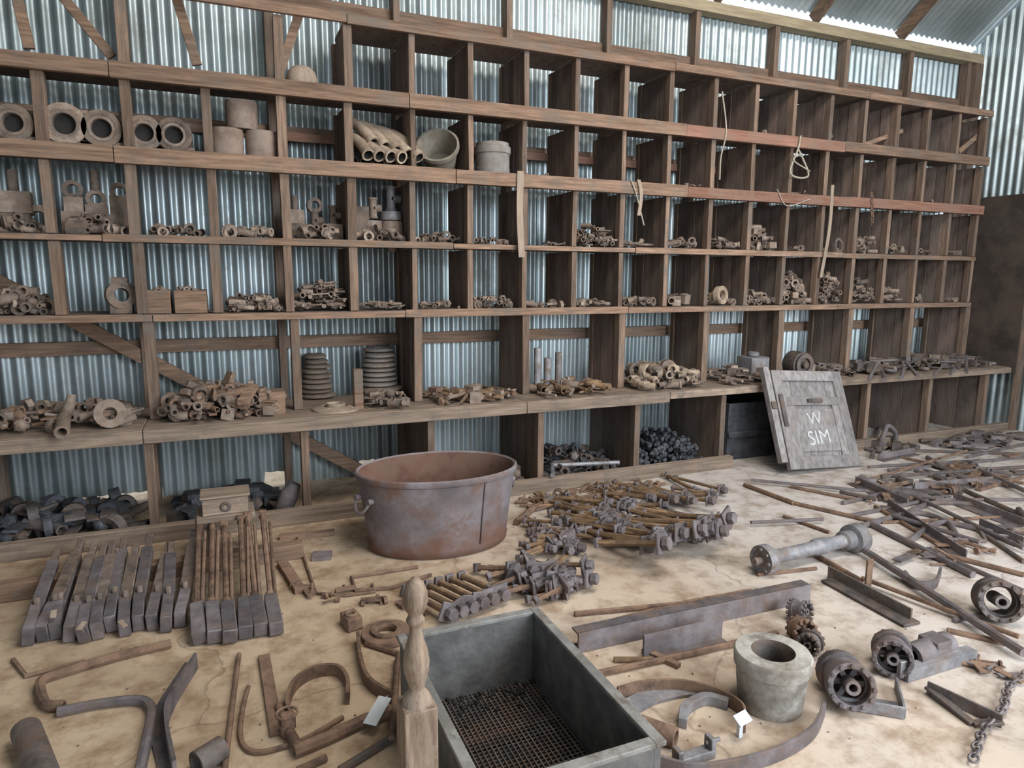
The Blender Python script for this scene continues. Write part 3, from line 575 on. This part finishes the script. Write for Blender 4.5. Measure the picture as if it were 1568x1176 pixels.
mb=MB(); T=P(578,1088,.06); mb.box(T,(.05,.12,.003),Matrix.Rotation(-.7,3,'Z')@Matrix.Rotation(.25,3,'X')); mb.tube([T+Vector((.02,.04,.01)),T+Vector((.06,.1,-.02))],.0015,5); mb.obj('paper_tag',tag)
for u,v in((82,940),(125,958),(188,955)):
    mb=MB(); c=P(u,v,.12); mb.box(c,(.022,.04,.002),Matrix.Rotation(U(-.8,.8),3,'Z')@Matrix.Rotation(.5,3,'X')); mb.tube([c,c+Vector((0,.03,-.05))],.0012,4); mb.obj('paper_tag',terra)
def plate_bolt(mb,p,d,L,r,pl,mr=0,mp=1):
    d=Vector(d).normalized(); Mx=frame(d).to_3x3()@Matrix.Rotation(U(-.5,.5),3,'Z')
    mb.tube([p,p+d*L],r,8,mr); mb.box(p+d*.02,(pl,pl,.014),Mx,mp); mb.cyl(p-d*.028,p+d*.005,r*2.1,6,mp); mb.box(p+d*L,(r*3,r*3,.022),Mx,mp)
def boltpile(name,n,uv,du,L,r,pl,mats,zmax,jit=.35,base=(-.7,.7)):
    mb=MB(); c=0
    while c<n:
        (ua,va),(ub,vb)=uv; t=U(0,1); u=ua+(ub-ua)*t+U(-du,du); v=va+(vb-va)*t+U(-du*.45,du*.45)
        z=pl*.5+U(0,zmax); p=P(u,v,z); d=Vector((base[0]+U(-jit,jit),base[1]+U(-jit,jit),0)).normalized(); l=L*U(.8,1.2)
        c+=.25
        if in_tub(p) or in_tub(p+d*l) or in_tub(p+d*l*.5): continue
        c+=.75
        d=(d*l+Vector((0,0,-(z-r*2)*U(.5,.9)))).normalized(); plate_bolt(mb,p,d,l,r*U(.85,1.15),pl*U(.8,1.15))
    return mb.obj(name,mats,.002)
mb=MB()
for i in range(6):
    p=P(690+i*16,940-i*6,.055); plate_bolt(mb,p,(-.30,.9,-.06),.36+U(-.03,.03),.015,.09)
mb.obj('plate_bolts_row',[rust2,grease],.003)
boltpile('plate_bolts_pile',36,((810,880),(875,880)),36,.2,.013,.08,[rust,grease],.05,.9)
boltpile('plate_bolts_pile',34,((815,810),(880,830)),34,.22,.012,.06,[rust2,grease],.05,.9)
boltpile('plate_bolts_pile',24,((915,790),(1010,830)),16,.42,.015,.08,[rust2,grease],.08,.25,(-.25,.9))
boltpile('plate_bolts_pile',34,((1000,830),(1110,800)),18,.5,.017,.10,[rust2,grease],.14,.25,(-.35,.9))
boltpile('plate_bolts_pile',20,((930,775),(1090,755)),20,.4,.014,.065,[rust2,grease],.07,.4,(-.3,.9))
boltpile('plate_bolts_pile',8,((845,905),(885,890)),10,.18,.012,.09,[rust,grease],.02,.9)
def scatter(name,n,u0,v0,u1,v1,kd,s,mats,sp=18,spv=None):
    mb=MB()
    for i in range(n):
        t=R(); p=P(u0+(u1-u0)*t+U(-sp,sp),v0+(v1-v0)*t+U(-1,1)*(spv or sp*.5),0); ss=s*U(.6,1.3); d=rdir(.03)
        if in_tub(p): continue
        piece(mb,random.choice(kd),(p.x,p.y,ss*.42),d,ss,random.randrange(len(mats)))
    return mb.obj(name,mats)
scatter('loose_bolts',70,800,775,1000,745,['bolt','flat','rod','nut'],.05,[rust,rust2])
scatter('loose_scrap',24,460,905,660,940,['bolt','nut','flat'],.035,[rust])
scatter('rust_flakes',90,60,1040,1500,1040,['lump'],.006,[rust,fitd],60,110)
rod('curved_timber',[(790,800),(830,772),(900,762),(980,750)],.022,rust,True)
rod('iron_rod',[(880,940),(1040,925),(1150,905)],.013,rust); rod('iron_rod',[(905,960),(1000,935),(1130,915)],.013,rust)
mb=MB(); a=P(885,985,.045);b=P(1240,908,.045); mb.beam(a,b,.012,.09); mb.beam(a+Vector((0.0,.03,-.04)),b+Vector((0,.03,-.04)),.06,.01); mb.beam(a+Vector((0,.03,.04)),b+Vector((0,.03,.04)),.06,.01); mb.obj('steel_channel',grease,.002)
mb=MB(); a=P(985,990,.05);b=P(1105,962,.05); mb.beam(a,b,.012,.10); mb.beam(a+Vector((0,-.03,-.045)),b+Vector((0,-.03,-.045)),.07,.01); mb.obj('steel_channel',grease,.002)
rod('iron_rod',[(900,1035),(1060,1000),(1190,970)],.014,rust)
flat('iron_flat_bar',(985,995),(1040,1020),.03,.02,rust); 
rod('brass_bar',[(940,1010),(1000,1010)],.012,rust2)
mb=MB(); a=P(1165,858,.08); b=P(1318,822,.08); d=(b-a).normalized(); L=(b-a).length
mb.lathe([(.001,-.05),(.02,-.05),(.02,0),(.078,0),(.080,.01),(.080,.05),(.055,.055),(.05,.10),(.038,.11),(.036,L*.5),(.046,L*.52),(.046,L*.62),(.036,L*.64),(.038,L-.16),(.055,L-.15),(.055,L-.09),(.082,L-.085),(.084,L-.01),(.07,L),(.02,L),(.02,L+.05),(.001,L+.05)],frame(d,a),28)
for i in range(8):
    t=2*math.pi*i/8; e=frame(d,a)@Vector((.06*math.cos(t),.06*math.sin(t),0)); mb.cyl(e-d*.012,e,.009,6)
mb.obj('flanged_axle_roller',steel)
BR=[((1140,742),(1215,770),.016,rust),((1150,735),(1330,752),.012,grease),((1215,770),(1345,800),.014,rust),((1270,815),(1200,790),.012,rust),((1320,840),(1568,1000),.020,grease),
((1330,800),(1490,880),.02,grease),((1300,790),(1450,760),.014,grease),((1340,745),(1420,760),.02,grease),((1360,720),(1568,700),.014,grease),((1380,700),(1568,740),.012,rust),
((1400,760),(1568,840),.014,grease),((1430,730),(1568,790),.016,iron),((1345,765),(1568,765),.012,grease),((1310,740),(1480,690),.012,rust),((1480,700),(1568,680),.015,grease),((1350,800),(1568,790),.011,rust),
((1370,790),(1500,830),.015,grease),((1480,800),(1568,860),.013,iron),((1250,850),(1320,890),.014,rust),((1320,885),(1560,975),.012,rust),((1500,750),(1568,730),.014,rust),((1400,720),(1500,745),.014,grease),((1150,800),(1260,795),.012,grease),((1160,880),(1250,870),.01,rust),
((1330,715),(1500,705),.013,grease),((1350,730),(1568,715),.016,iron),((1450,850),(1568,880),.014,rust),((1420,840),(1568,905),.012,grease),((1500,720),(1610,770),.018,grease),((1340,775),(1440,835),.013,rust),((1290,770),(1400,745),.016,grease),((1560,780),(1620,850),.02,iron),((1210,745),(1310,765),.012,rust),((1400,690),(1568,695),.014,iron)]
for i,(a,b,r,m) in enumerate(BR): rod('iron_rod',[a,b],r,m,lift=.02 if i%3==1 else .0)
scatter('loose_scrap',46,1340,760,1568,720,['flat','rod','elbow','flat'],.065,[grease,rust,iron],40)
scatter('loose_scrap',22,1400,860,1568,820,['flat','rod','bolt'],.05,[grease,rust],25)
scatter('loose_scrap',50,1330,690,1560,672,['flat','lump','block','rod'],.075,[grease,fitd,iron],12)
for a,b,w in(((1345,700),(1400,690),.06),((1310,735),(1390,770),.07),((1460,760),(1568,800),.09),((1360,770),(1480,850),.05),((1500,800),(1568,830),.06),((1400,745),(1520,735),.06)):
    mb=MB(); A=P(*a,.03); B=P(*b,.03); mb.beam(A,B,.01,.06); s_=(B-A).cross(upv).normalized()*w*.5; mb.beam(A+s_-Vector((0,0,.025)),B+s_-Vector((0,0,.025)),w,.01); mb.obj('steel_angle_bar',grease,.002)
for pts in([(1335,700),(1345,660),(1360,645),(1380,655)],[(1380,790),(1430,770),(1500,775),(1568,800)],[(1390,830),(1440,800),(1520,815)],[(1420,700),(1470,730),(1560,745)],[(1320,805),(1400,785),(1450,800),(1470,830)]):
    rod('curved_iron_bar',pts,.018,grease,True)
mb=MB(); p0=P(1345,690,0); mb.tube(catmull([p0+Vector((0,0,.02)),p0+Vector((.05,0,.15)),p0+Vector((.12,.02,.22)),p0+Vector((.2,0,.15)),p0+Vector((.22,0,.02))],5),.022,8); mb.obj('plough_hook',grease)
mb=MB(); a,b=P(1268,882,.01),P(1395,950,.01)
mb.beam(a+Vector((0,0,.025)),b+Vector((0,0,.025)),.012,.065); mb.beam(a+Vector((-.03,-.03,0)),b+Vector((-.03,-.03,0)),.10,.012); mb.obj('angle_iron',iron,.002)
mb=MB(); p=P(1328,905,0); mb.bb(p.x-.02,p.x+.02,p.y-.006,p.y+.006,0,.17); mb.bb(p.x-.02,p.x+.02,p.y-.1,p.y,0,.012); mb.obj('upright_bracket',rust,.002)
mb=MB(); mb.ribbon(catmull([P(1385,880,.025),P(1400,895,.025),P(1430,895,.025),P(1440,875,.025)],4),.012,.05); mb.obj('iron_clip',grease)
def hub(name,u,v,r,w,d,m,n=28,sp=6):
    mb=MB(); c=P(u,v,r); d=Vector(d).normalized()
    mb.ring(c-d*w*.4,d,r,r*.75,w*.28,n); mb.ring(c+d*w*.4,d,r,r*.75,w*.28,n); mb.ring(c,d,r*.82,r*.66,w*.6,n); mb.ring(c,d,r*.32,r*.17,w*1.25,16)
    M=frame(d,c)
    for i in range(sp):
        a=2*math.pi*i/sp; e=M@Vector((math.cos(a)*r*.72,math.sin(a)*r*.72,0)); mb.beam(c+(e-c)*.38,e,.02,w*.4,0,d)
    for i in range(12):
        a=2*math.pi*i/12
        for sg in(-1,1):
            e=M@Vector((math.cos(a)*r*.88,math.sin(a)*r*.88,w*.55*sg)); mb.cyl(e,e+d*.012*sg,.009,6)
    return mb.obj(name,m,.002)
hub('iron_wheel_hub',1294,1040,.085,.17,(-.55,-.8,.25),grease)
hub('iron_wheel_hub',1366,1000,.075,.12,(-.7,-.6,.1),grease)
hub('iron_wheel_hub',1528,918,.095,.12,(-.7,-.7,.25),iron,sp=0)
hub('small_gear',1228,965,.055,.06,(-.3,-.9,.2),rust,sp=5); hub('small_gear',1240,985,.05,.06,(-.8,-.4,.1),iron,sp=5); hub('small_gear',1225,935,.05,.06,(.3,-.9,.2),grease,sp=5)
mb=MB(); a=P(1395,1005,.05); b=P(1450,985,.05); mb.tube([a,b],.05,16,hollow=.6); mb.box((a+b)/2+Vector((.03,0,0)),(.09,.09,.1)); mb.obj('gear_casing',grease,.004)
mb=MB(); a=P(1382,1032,.025); b=P(1488,1000,.025); mb.beam(a,b,.05,.05); mb.beam(a+Vector((0,.0,.0)),a+Vector((0,0,.06)),.05,.02); mb.obj('steel_square_bar',steel,.003)
mb=MB(); a=P(1285,1075,.025);b=P(1385,1092,.025);c=P(1372,1045,.025); mb.beam(a,b,.010,.045); mb.beam(b,c,.010,.045); q=(b-a).cross(upv).normalized(); q=q if (c-b).dot(q)>0 else -q; mb.beam(a+q*.05-Vector((0,0,.02)),b+q*.05-Vector((0,0,.02)),.09,.008); mb.obj('steel_bracket_tray',steel,.002)
mb=MB(); c=P(1178,1078,0); M=Matrix.Translation((c.x,c.y,0))
mb.lathe([(.001,.0),(.110,.0),(.116,.02),(.120,.07),(.124,.10),(.128,.155),(.136,.16),(.139,.205),(.133,.215),(.10,.218),(.078,.216)],M,48,0)
mb.lathe([(.078,.216),(.072,.205),(.070,.10),(.001,.10)],M,48,1); mb.obj('worn_enamel_insulator',[whitep,iron])
def band(name,pts,w,hh,m):
    mb=MB(); mb.ribbon(catmull([P(u,v,hh/2) for u,v in pts],6),w,hh); return mb.obj(name,m,.002)
band('curved_iron_band',[(945,1062),(985,1052),(1040,1050),(1095,1062),(1135,1085),(1140,1112)],.010,.055,rust)
band('curved_iron_band',[(1045,1108),(1050,1085),(1080,1070),(1115,1078)],.03,.04,steel)
band('curved_iron_band',[(1000,1165),(1060,1180),(1130,1172),(1200,1150),(1245,1120),(1262,1085)],.012,.055,grease)
mb=MB(); q=catmull([P(960,1085,.007),P(1000,1066,.007),P(1060,1056,.007),P(1115,1072,.007)],6); mb.ribbon(q,.08,.012); mb.obj('flat_tyre_iron',steel)
mb=MB(); T=P(1137,1100,.075); mb.box(T,(.065,.04,.006),Matrix.Rotation(.2,3,'Z')@Matrix.Rotation(.6,3,'X')); mb.box(T-Vector((0,-.01,.038)),(.015,.015,.075)); mb.obj('paper_label',tag)
rod('iron_pipe_stub',[(975,1108),(1035,1130)],.035,rust,hollow=.7,n=14)
mb=MB(); p=P(1060,1165,0); mb.bb(p.x-.07,p.x+.08,p.y-.02,p.y+.02,0,.03); mb.bb(p.x+.06,p.x+.08,p.y-.02,p.y+.02,.03,.07); mb.bb(p.x-.07,p.x-.05,p.y-.02,p.y+.02,.03,.06); mb.cyl((p.x+.05,p.y,.05),(p.x+.11,p.y,.05),.008,6); mb.obj('steel_clamp',steel,.003)
mb=MB(); a=P(1420,1052,.025);b=P(1535,1105,.025); mb.beam(a,b,.01,.05); mb.beam(a,P(1490,1108,.01),.03,.012); mb.beam(P(1490,1108,.01),b,.03,.012); mb.obj('pointed_iron_frame',iron,.002)
rod('iron_rod',[(1430,1010),(1520,1020)],.012,rust); scatter('loose_scrap',12,1440,1000,1560,1040,['flat','bolt'],.035,[grease,rust],15)
rod('iron_rod',[(1460,950),(1568,930)],.012,grease); flat('iron_flat_bar',(1450,965),(1540,985),.04,.012,rust)
def chain(name,pts,L,r,m):
    mb=MB(); tot=[(pts[j+1]-pts[j]).length for j in range(len(pts)-1)]; s=0; S=sum(tot); k=0
    while s<S:
        q=s; j=0
        while j<len(tot)-1 and q>tot[j]: q-=tot[j]; j+=1
        d=(pts[j+1]-pts[j]).normalized(); c=pts[j]+d*q
        sd=d.cross(Vector((0,0,1))).normalized() if abs(d.z)<.9 else Vector((1,0,0)); 
        if k%2: sd=(d.cross(sd)*.8+sd*.6).normalized()
        mb.tube([c+d*(L*.5*math.cos(t))+sd*(L*.27*math.sin(t)) for t in[2*math.pi*x/14 for x in range(14)]],r,6,closed=True)
        s+=L*.74; k+=1
    return mb.obj(name,m)
chain('iron_chain',catmull([P(1572,1030,.02),P(1545,1050,.02),P(1535,1085,.02),P(1505,1120,.02),P(1488,1170,.02)],5),.05,.0045,grease)
chain('hanging_light_chain',[Q(1335,298,YS-.05),Q(1336,345,YS-.05)],.04,.004,rust)
mb=MB(); yy=YS-.05
mb.tube(catmull([Q(1226,208,yy),Q(1222,228,yy),Q(1210,262,yy),Q(1222,272,yy),Q(1238,268,yy),Q(1228,240,yy),Q(1222,228,yy)],5),.008,7)
mb.tube(catmull([Q(1228,235,yy-.01),Q(1215,245,yy-.01),Q(1240,262,yy-.01)],5),.006,6)
mb.obj('hanging_rope',rope_m)
mb=MB(); mb.tube(catmull([Q(1106,140,YS-.02),Q(1112,200,YS-.045),Q(1104,240,YS-.03),Q(1102,275,YS-.03)]),.006,6); mb.tube(catmull([Q(1190,290,YS-.05),Q(1205,315,YS-.05),Q(1240,305,YS-.05)]),.004,6); mb.tube(catmull([Q(965,272,YS-.05),Q(975,300,YS-.05),Q(986,345,YS-.03)]),.006,6); mb.obj('hanging_cord',rope_m)
dsheet=mat('blackened_sheet',(.045,.035,.03),(.085,.066,.055),4,.8,.1,dirt=(.10,.07,.055))
mb=MB(); mb.bb(XR-.115,XR-.105,4.42,5.02,.6,2.42); mb.bb(XR-.105,XR-.095,4.44,4.50,.6,2.4); mb.bb(XR-.105,XR-.095,4.9,4.96,.6,2.4); mb.obj('rusty_steel_sheet',dsheet,.002)
scatter('loose_scrap',26,1480,690,1545,676,['flat','rod','block'],.08,[grease,iron],8)
# ------------------------------------------------------------------ light
w=bpy.data.worlds.new('sky'); bpy.context.scene.world=w; w.use_nodes=True; nt=w.node_tree
bg=nt.nodes['Background']; bg.inputs[0].default_value=(.78,.89,1,1); bg.inputs[1].default_value=1.6
def area(name,loc,tgt,sx,sy,e,c):
    l=bpy.data.lights.new(name,'AREA'); l.shape='RECTANGLE'; l.size=sx; l.size_y=sy; l.energy=e; l.color=c
    o=bpy.data.objects.new(name,l); bpy.context.collection.objects.link(o); o.location=loc
    o.rotation_euler=(Vector(tgt)-Vector(loc)).to_track_quat('-Z','Y').to_euler()
area('doorway_daylight',(4.2,-2.4,2.9),(2.6,4.4,.7),4,2.6,420,(.87,.94,1))
area('overhead_fill',(2.6,1.4,5.2),(2.3,2.9,0),3.5,1.6,170,(1,.95,.88))  # added area lamp below the closed roof, brightens the floor from above
# ------------------------------------------------------------------ camera
cam=bpy.data.cameras.new('camera'); co=bpy.data.objects.new('camera',cam); bpy.context.collection.objects.link(co)
cam.sensor_width=36; cam.lens=1050/1568*36; cam.clip_start=.05
rt=Vector((r_.x,n_.x,-g_.x)); dn=Vector((r_.y,n_.y,-g_.y)); fw=Vector((r_.z,n_.z,-g_.z))
Mc=Matrix((rt,-dn,-fw)).transposed().to_4x4(); Mc.translation=Vector((0,0,H)); co.matrix_world=Mc
bpy.context.scene.camera=co
vs_=bpy.context.scene.view_settings
vs_.view_transform='Standard'; vs_.exposure=.22
